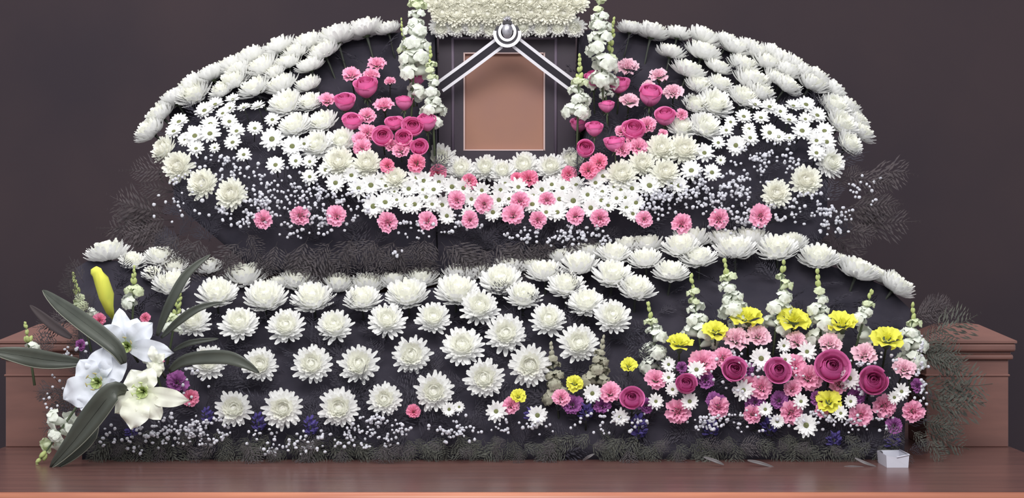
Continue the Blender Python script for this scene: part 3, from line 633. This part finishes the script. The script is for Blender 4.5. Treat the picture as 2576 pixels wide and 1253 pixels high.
def bud_mesh(m):
    V, Fc = [], []; tube(V, Fc, [(0, 0, 0), (.2, 0, .05), (.5, 0, .16), (.8, 0, .3), (.95, 0, .38)], [.08, .26, .32, .22, .05], 7); return mesh_of('bud', V, Fc, m)
FLO = {'w': [floret_mesh(1, SNW), floret_mesh(2, SNW)], 'g': [floret_mesh(3, SNG)], 'm': [floret_mesh(4, SNM)]}
BUD = {'w': bud_mesh(SNG), 'g': bud_mesh(SNB), 'm': bud_mesh(SNM)}
def snap(base, tip, w, D, label, group, grey=False, lean=.0, stem=0.10, split=.5):
    rnd = random.Random(hash(label) % 9999 if False else int(base[0]*7+base[1]))
    b = P(base[0], base[1], D); t = P(tip[0], tip[1], D+lean); ax = (t-b).normalized(); L = (t-b).length
    o = bpy.data.objects.new('snapdragon', None); COL.objects.link(o); o.location = b-ax*stem; o.rotation_mode = 'QUATERNION'
    q = ax.to_track_quat('Z', 'Y'); o.rotation_quaternion = q; tag(o, label, 'flower', group)
    V, Fc = [], []; tube(V, Fc, [(0, 0, 0), (0, 0, stem+L*.5), (0, 0, stem+L)], [.004, .003, .0015], 5)
    link('stem', mesh_of('stem', V, Fc, GRN if not grey else DGRN), o)
    hw = w*.58/F*D; z = 0; az = rnd.uniform(0, 6); i = 0
    while z < L*1.0:
        f = z/L; sz = hw*(1.05-.72*f)
        n = 3 if f < split else 2+i % 2
        for j in range(n):
            if rnd.random() < .12: continue
            a = az+2*PI*j/n+rnd.uniform(-.3, .3)
            key = 'm' if grey else ('w' if f < split else 'g')
            if f < split+.2: me = rnd.choice(FLO[key]); k = sz*1.22*rnd.uniform(.8, 1.15)
            else: me = BUD['m' if grey else ('g' if f > split+.15 else 'w')]; k = sz*.95
            c = link('floret' if f < split+.2 else 'bud', me, o)
            c.location = (0, 0, stem+z+rnd.uniform(-.15, .15)*sz); c.rotation_mode = 'QUATERNION'
            up = .35+.9*f
            c.rotation_quaternion = Quaternion((0, 0, 1), a) @ Quaternion((0, 1, 0), -R(15+45*f))
            c.scale = (k*rnd.uniform(.85, 1.15),)*3
        z += sz*.88; az += 1.05; i += 1
    return o
GS = 'snapdragons beside the portrait'
snap((1038, 232), (1052, -30), 76, 5.60, 'tallest snapdragon spike left of the portrait, cut by the top edge', GS, split=.72)
snap((1030, 190), (1008, 45), 40, 5.64, 'thin snapdragon spike leaning outward left of the portrait', GS, split=.2)
snap((1090, 312), (1082, 122), 50, 5.55, 'snapdragon spike standing directly against the left side of the portrait frame', GS, split=.55)
snap((1515, 205), (1504, -30), 72, 5.60, 'tallest snapdragon spike right of the portrait, cut by the top edge', GS, split=.66)
snap((1530, 175), (1545, 45), 44, 5.64, 'greenish snapdragon spike leaning outward right of the portrait', GS, split=.1)
snap((1454, 285), (1458, 140), 50, 5.55, 'short snapdragon spike overlapping the right ribbon tail', GS, split=.4)
snap((1524, 240), (1520, 175), 26, 5.62, 'small white snapdragon tip between two right roses', GS, split=.9)
GS2 = 'snapdragons of the lower arrangement'
for k, (b, t, w, lb) in enumerate([((1655, 925), (1630, 762), 62, 'snapdragon spike above the left slope of the coloured bed'),
    ((1762, 875), (1740, 700), 64, 'snapdragon spike behind the leftmost yellow carnation of the top line'),
    ((1852, 820), (1822, 652), 64, 'snapdragon spike with sparse florets left of the bed middle'),
    ((1952, 825), (1972, 656), 72, 'thick snapdragon spike under the crest at the bed middle'),
    ((2065, 855), (2057, 680), 66, 'snapdragon spike between the two widest yellow carnations'),
    ((2160, 850), (2192, 735), 62, 'short snapdragon spike right of the bed middle'),
    ((2290, 910), (2296, 772), 64, 'snapdragon spike at the far right edge of the bed')]):
    snap(b, t, w, 5.10, lb, GS2, split=.55, stem=.08)
snap((1500, 965), (1518, 850), 52, 5.03, 'greyish snapdragon spike beside the lone chrysanthemum', GS2, True)
snap((1400, 1000), (1385, 862), 52, 5.03, 'greyish snapdragon spike left of the small yellow carnation', GS2, True)
GS3 = 'snapdragons around the lilies'
snap((210, 800), (184, 688), 44, 5.14, 'snapdragon spike left of the yellow lily bud', GS3, split=.2)
snap((335, 765), (338, 676), 50, 5.14, 'green snapdragon tip right of the yellow lily bud', GS3, split=.15)
snap((436, 830), (458, 705), 40, 5.08, 'yellow green snapdragon spike crossing behind the long right leaf', GS3, split=.1)
snap((74, 882), (64, 815), 44, 5.06, 'small snapdragon tip above the left horizontal leaf', GS3, split=.05)
snap((168, 1060), (94, 1168), 72, 4.9, 'snapdragon spike hanging down at the lower left corner', GS3, split=.45)
snap((390, 930), (368, 862), 42, 5.02, 'cream snapdragon tip between the two upper lilies', GS3, split=.8)

# ---------------------------------------------------------------- lilies, bud and long leaves
def lily(center, tips, D, label, mp=LILY, wpx=52, throat=True):
    """each tip (px, py, toward camera m, width px): one recurved petal from the throat to there"""
    c = P(center[0], center[1], D); o = bpy.data.objects.new('lily', None); COL.objects.link(o); o.location = c
    tag(o, label, 'flower', 'white lilies at the left')
    for i, tp in enumerate(tips):
        t = P(tp[0], tp[1], D-tp[2])-c; w = 1.22*(tp[3] if len(tp) > 3 else wpx)/F*D; L = t.length
        d = t.normalized(); fwd = Vector((0, -1, 0)); sd = d.cross(fwd).normalized(); V, Fc = [], []
        ph = i*1.7
        def fn(u, v):
            s = (u-.5)*2; hw = w*.5*(math.sin(min(1, v*.93+.1)*PI)**.65)*(.55+.45*math.sin(min(1, v*1.3)*PI/2))
            base = t*v+fwd*(L*.30*math.sin(v*PI)*(1-.25*v))       # arch toward the viewer, then recurve
            if v < .02: base = Vector((0, 0, 0))
            rf = .10*w*math.sin(v*17+ph+s*1.2)*abs(s)**1.5
            return base+sd*s*hw+fwd*(abs(s)**1.4*hw*.38*(1-v*1.5)+rf-(.05*w if abs(s) < .01 else 0))
        patch(V, Fc, fn, 8, 14)
        pt = link('petal', mesh_of('petal', V, Fc, mp), o)
    if throat:
        V, Fc = [], []
        for i in range(6):
            a = 2*PI*i/6+.4; e = Vector((math.cos(a)*.022, -.055, math.sin(a)*.022+.006))
            tube(V, Fc, [(0, .0, 0), e*.6, e], .0014, 4)
            st = [e+Vector((-.006*math.sin(a), -.002, .006*math.cos(a))), e, e-Vector((-.006*math.sin(a), .002, .006*math.cos(a)))]
            Va, Fa = [], []; tube(Va, Fa, st, [.0012, .0024, .0012], 5); link('anther', mesh_of('anther', Va, Fa, ANTH if mp is not LILC else LILG), o)
        tube(V, Fc, [(0, 0, 0), (0, -.05, .004), (0, -.068, .010)], [.002, .002, .004], 5)
        link('filaments', mesh_of('filaments', V, Fc, LILG), o)
        V, Fc = [], []
        patch(V, Fc, lambda u, v: Vector((.016*v*math.cos(2*PI*u), -.028*v, .016*v*math.sin(2*PI*u))), 10, 3); link('throat', mesh_of('throat', V, Fc, LILG), o)
    V, Fc = [], []; tube(V, Fc, [(0, .004, 0), (0, .06, -.02), (0, .13, -.05)], [.006, .005, .004], 6); link('stem', mesh_of('stem', V, Fc, GRN), o)
    return o
lily((322, 872), [(300, 775, -.01, 46), (250, 822, .03, 56), (385, 812, .02, 52), (438, 888, .04, 50), (345, 800, -.03, 56), (262, 895, .02, 50)], 4.93, 'upper white lily with wide petals below the yellow bud')
lily((248, 962), [(200, 905, .02, 58), (262, 872, .0, 60), (160, 1005, .05, 72), (225, 1050, .05, 62), (318, 905, .0, 62), (300, 1000, .03, 60)], 4.87, 'large white lily at the lower left beside the wooden post')
lily((362, 985), [(478, 1008, .03, 44), (330, 1080, .05, 66), (405, 1056, .04, 52), (330, 930, .02, 56), (385, 925, .01, 46), (290, 1040, .04, 54)], 4.85, 'creamy throated white lily reaching toward the chrysanthemums', LILC)
lily((392, 912), [(382, 868, .01, 22), (412, 928, .01, 24), (415, 890, .02, 20), (372, 930, .0, 26), (400, 950, .01, 26)], 4.88, 'small cream blossom between the white lilies', LILC, 22, False)
# yellow bud
V, Fc = [], []
pts = [P(284, 800, 5.02), P(276, 782, 5.0), P(268, 745, 4.98), P(255, 705, 4.97), P(241, 682, 4.96), P(236, 674, 4.96)]
bd = bpy.data.objects.new('lily_bud', None); COL.objects.link(bd); bd.location = pts[0]; tag(bd, 'long closed yellow lily bud pointing up at the left', 'flower')
tube(V, Fc, [p-pts[0] for p in pts], [.005, .013, .022, .021, .017, .010], 6)
link('bud', mesh_of('bud', V, Fc, YELB), bd)
V, Fc = [], []; tube(V, Fc, [Vector((0, 0, 0)), P(296, 840, 5.05)-pts[0]], .005, 5); link('stem', mesh_of('stem', V, Fc, GRN), bd)

def leaf(pts, w, label, edge=True, m=LEAF, roll=0.0, prof=.8):
    """blade along pixel points (px, py, D), w px wide, folded along its midrib"""
    ctrl = [P(*p) for p in pts]; n = 16
    def cr(t):
        m_ = len(ctrl)-1; x = t*m_; i = min(int(x), m_-1); f = x-i
        p0, p1, p2, p3 = ctrl[max(i-1, 0)], ctrl[i], ctrl[i+1], ctrl[min(i+2, m_)]
        return .5*((2*p1)+(p2-p0)*f+(2*p0-5*p1+4*p2-p3)*f*f+(3*p1-p0-3*p2+p3)*f**3)
    base = ctrl[0].copy(); o = bpy.data.objects.new('long_leaf', None); COL.objects.link(o); o.location = base
    tag(o, label, 'leaf', 'long leaves around the lilies')
    V, Fc = [], []; E = []
    for i in range(n+1):
        t = i/n; p = cr(t); d = (cr(min(1, t+.03))-cr(max(0, t-.03))).normalized(); fw = Vector((0, -math.cos(roll), math.sin(roll)))
        sd = d.cross(fw).normalized(); hw = w*.5/F*5*max(.02, math.sin(min(1, t*.92+.07)*PI))**prof
        for s in (-1, -.5, 0, .5, 1): V.append(p-base+sd*s*hw+fw*abs(s)*hw*.35)
        E.append(p-base+sd*(-1)*hw+fw*hw*.37)
    for i in range(n):
        for j in range(4): a = i*5+j; Fc.append((a, a+1, a+6, a+5))
    ob = link('blade', mesh_of('blade', V, Fc, m), o)
    sm = ob.modifiers.new('solid', 'SOLIDIFY'); sm.thickness = .0012
    if edge:
        V, Fc = [], []; tube(V, Fc, E, .0014, 4); link('pale_edge', mesh_of('pale_edge', V, Fc, LEAFE), o)
        V, Fc = [], []; tube(V, Fc, [cr(i/8)-base+Vector((0, -.001, 0)) for i in range(9)], .0011, 4); link('midrib', mesh_of('midrib', V, Fc, LEAFE if m is not LEAF else LEAF), o)
    return o
leaf([(312, 915, 4.84), (290, 872, 4.83), (215, 812, 4.86), (150, 765, 4.90), (108, 730, 4.94)], 44, 'long dark leaf rising left in front of the upper lily')
leaf([(205, 912, 4.93), (120, 905, 4.90), (50, 893, 4.86), (-25, 882, 4.84)], 46, 'broad horizontal leaf reaching past the left picture edge')
leaf([(395, 845, 4.98), (425, 770, 4.95), (470, 690, 4.95), (530, 640, 4.96)], 24, 'narrow leaf rising steeply over the crest chrysanthemums', False)
leaf([(405, 850, 4.92), (450, 808, 4.88), (500, 775, 4.87), (560, 760, 4.88)], 20, 'narrow leaf crossing the chrysanthemum beside the lilies', False)
leaf([(425, 935, 4.90), (470, 905, 4.86), (560, 898, 4.82), (610, 912, 4.80), (652, 938, 4.80)], 34, 'arching leaf whose tip touches a bottom left chrysanthemum', False)
leaf([(436, 882, 4.98), (480, 862, 4.96), (550, 852, 4.97)], 14, 'thin dark leaf behind the arching leaf', False)
leaf([(318, 985, 4.80), (285, 985, 4.76), (235, 1045, 4.78), (185, 1110, 4.80), (125, 1178, 4.83)], 56, 'broad dark leaf falling to the table at the lower left')
leaf([(240, 1050, 4.86), (225, 1095, 4.84), (180, 1140, 4.84), (130, 1180, 4.85)], 40, 'second broad leaf lying behind the falling leaf')
leaf([(180, 850, 5.1), (130, 815, 5.1), (75, 768, 5.1)], 26, 'faint brownish leaf behind the left post fern', False, FERNH)

# ---------------------------------------------------------------- baby's breath
def ico():
    g = (1+5**.5)/2; v = [(-1,g,0),(1,g,0),(-1,-g,0),(1,-g,0),(0,-1,g),(0,1,g),(0,-1,-g),(0,1,-g),(g,0,-1),(g,0,1),(-g,0,-1),(-g,0,1)]
    f = [(0,11,5),(0,5,1),(0,1,7),(0,7,10),(0,10,11),(1,5,9),(5,11,4),(11,10,2),(10,7,6),(7,1,8),(3,9,4),(3,4,2),(3,2,6),(3,6,8),(3,8,9),(4,9,5),(2,4,11),(6,2,10),(8,6,7),(9,8,1)]
    l = (1+g*g)**.5; v = [Vector(p)/l for p in v]
    f2 = []; cache = {}
    def mp(a, b):
        k = (min(a, b), max(a, b))
        if k not in cache: cache[k] = len(v); v.append(((v[a]+v[b])/2).normalized())
        return cache[k]
    for a, b, c in f:
        x, y, z = mp(a, b), mp(b, c), mp(c, a); f2 += [(a, x, z), (b, y, x), (c, z, y), (x, y, z)]
    return v, f2
IV, IF = ico()
def gyp(cx, cy, rx, ry, n, surf, label, seed, push=.03, rmax=4.9):
    rnd = random.Random(seed); V, Fc, Vs, Fs = [], [], [], []; n = int(n*1.4)
    root = P(cx, cy, surf(cx, cy)[0]+.05)
    o = bpy.data.objects.new('gypsophila_spray', None); COL.objects.link(o); o.location = root; tag(o, label, 'flower', 'sprays of gypsophila', 'stuff')
    cl = [(rnd.gauss(0, .42), rnd.gauss(0, .42)) for _ in range(max(3, n//9))]
    for i in range(n):
        if rnd.random() < .55: a, b = rnd.choice(cl); a += rnd.gauss(0, .1); b += rnd.gauss(0, .12)
        else:
            th = rnd.uniform(0, 2*PI); q = math.sqrt(rnd.random()); a, b = q*math.cos(th), q*math.sin(th)
        if a*a+b*b > 1.25: continue
        px, py = cx+a*rx, cy+b*ry; D = surf(px, py)[0]-push-rnd.uniform(-.03, .02); p = P(px, py, D)-root
        r = rnd.uniform(2.9, rmax)/F*D; k = len(V)
        sc = Vector((rnd.uniform(.8, 1.15), rnd.uniform(.8, 1.1), rnd.uniform(.8, 1.15)))
        for v in IV: V.append(p+Vector((v.x*sc.x, v.y*sc.y, v.z*sc.z))*r*rnd.uniform(.88, 1.12))
        Fc += [(k+x, k+y, k+z) for x, y, z in IF]
        if rnd.random() < .5: tube(Vs, Fs, [p, p*.75+Vector((0, .05, -.01))], .0006, 3)
    b_ = link('blossoms', mesh_of('blossoms', V, Fc, GYPM), o); b_['kind'] = 'stuff'
    s_ = link('stems', mesh_of('stems', Vs, Fs, DGRN), o); s_['kind'] = 'stuff'
U, Lw = dup, bed
for i, a in enumerate([
    (560, 430, 100, 45, 50, U, 'loose gypsophila spray under the lower left daisy patch'),
    (700, 490, 110, 75, 130, U, 'densest left gypsophila spray above the spaced pink carnations'),
    (590, 540, 80, 40, 40, U, 'gypsophila spray below the last cream chrysanthemum on the left'),
    (450, 500, 90, 70, 22, U, 'sparse gypsophila spray in the left brown ferns'),
    (850, 510, 90, 60, 70, U, 'gypsophila spray left of the central daisies'),
    (760, 575, 130, 28, 30, U, 'thin gypsophila edge under the left pink carnations'),
    (1040, 580, 90, 24, 30, U, 'gypsophila spray under the left central daisies'),
    (1000, 634, 18, 16, 6, U, 'tiny gypsophila cluster hanging alone in the dark skirt'),
    (1160, 555, 80, 25, 22, U, 'gypsophila spray around the left central carnations'),
    (1330, 590, 60, 22, 24, U, 'gypsophila spray below the central carnation pair'),
    (1450, 595, 90, 34, 60, U, 'gypsophila spray hanging right of centre over the crest'),
    (1660, 510, 75, 50, 75, U, 'gypsophila spray right of the central daisies'),
    (1790, 480, 105, 55, 150, U, 'densest right gypsophila spray under the open daisies'),
    (1930, 400, 85, 60, 70, U, 'gypsophila spray rising under the lower right daisy patch'),
    (1880, 550, 120, 40, 55, U, 'gypsophila spray around the right pink carnations'),
    (2040, 530, 90, 50, 40, U, 'gypsophila spray right of the last pink carnation'),
    (2110, 560, 60, 40, 40, U, 'gypsophila spray at the right end near the brown ferns'),
    (2160, 470, 60, 60, 16, U, 'sparse gypsophila spray in the right brown ferns'),
    (480, 1085, 100, 45, 110, Lw, 'gypsophila spray under the lowest left chrysanthemum'),
    (340, 1100, 90, 45, 45, Lw, 'gypsophila spray below the lilies'),
    (710, 1110, 90, 40, 45, Lw, 'gypsophila spray below the second bottom chrysanthemum'),
    (830, 1110, 60, 30, 22, Lw, 'gypsophila spray near the blue statice under the bottom row'),
    (950, 1085, 90, 42, 80, Lw, 'gypsophila spray below the fourth bottom chrysanthemum'),
    (1145, 1085, 70, 45, 40, Lw, 'gypsophila spray below the faded daisies'),
    (1320, 1070, 90, 26, 26, Lw, 'gypsophila spray at the foot of the left bed slope'),
    (1530, 1060, 110, 38, 34, Lw, 'gypsophila spray among the blue statice'),
    (1840, 1060, 130, 30, 60, Lw, 'gypsophila spray below the middle of the coloured bed'),
    (1900, 930, 120, 55, 60, Lw, 'gypsophila spray sprinkled through the upper coloured bed'),
    (2110, 1060, 150, 34, 50, Lw, 'gypsophila spray below the right of the coloured bed'),
    (2180, 940, 80, 60, 34, Lw, 'gypsophila spray around the rightmost magenta rose'),
    (2320, 940, 26, 95, 26, Lw, 'gypsophila spray down the right edge of the bed'),
    (200, 880, 60, 22, 10, Lw, 'gypsophila spray above the horizontal leaf'),
    (130, 980, 30, 50, 9, Lw, 'gypsophila spray left of the large lily'),
    (480, 985, 50, 60, 14, Lw, 'gypsophila spray beside the long lily petal'),
    ]): gyp(*a, 100+i)

# ---------------------------------------------------------------- bits at the foot: plastic tray and pale glossy blades
tr = bpy.data.objects.new('plastic_tray', None); COL.objects.link(tr); p0 = P(2258, 1184, 4.82); tr.location = (p0.x, p0.y, TZ)
tag(tr, 'white plastic flower tray showing under the right end of the ferns', 'tray')
hx = 27/F*4.82; V, Fc = [], []
V = [(-hx, 0, 0), (hx, 0, 0), (hx+.002, -.002, .034), (-hx*.1, -.002, .027), (-hx-.002, -.002, .033), (-hx, .12, 0), (hx, .12, 0), (hx+.002, .122, .034), (-hx-.002, .122, .033)]
Fc = [(0, 1, 2, 3, 4), (5, 8, 7, 6), (1, 6, 7, 2), (0, 4, 8, 5), (0, 5, 6, 1)]
link('tray_body', mesh_of('tray_body', V, Fc, PLAS, False), tr)
V, Fc = [], []; tube(V, Fc, [(-hx*.1, -.003, .028), (hx+.002, -.003, .035), (hx+.002, .12, .035)], .002, 5); link('tray_rim', mesh_of('tray_rim', V, Fc, PLAS), tr)
for pts, w, lb in (([(2105, 1178, 4.86), (2140, 1174, 4.84), (2180, 1176, 4.84)], 8, 'pale glossy blade lying left of the white tray'),
                   ([(2150, 1152, 4.86), (2175, 1164, 4.84), (2205, 1174, 4.84)], 12, 'pale glossy blade slanting toward the white tray'),
                   ([(1880, 1158, 4.86), (1912, 1165, 4.84), (1948, 1176, 4.84)], 14, 'pale glossy blade under the bed middle'),
                   ([(1770, 1150, 4.86), (1800, 1160, 4.84), (1822, 1170, 4.84)], 14, 'pale glossy blade under the left slope of the bed'),
                   ([(1465, 1160, 4.88), (1480, 1150, 4.86), (1495, 1142, 4.86)], 12, 'pale glossy blade under the greyish snapdragons')):
    o = leaf(pts, w*.55, lb, False, SLIV); o['group'] = 'pale blades at the foot'
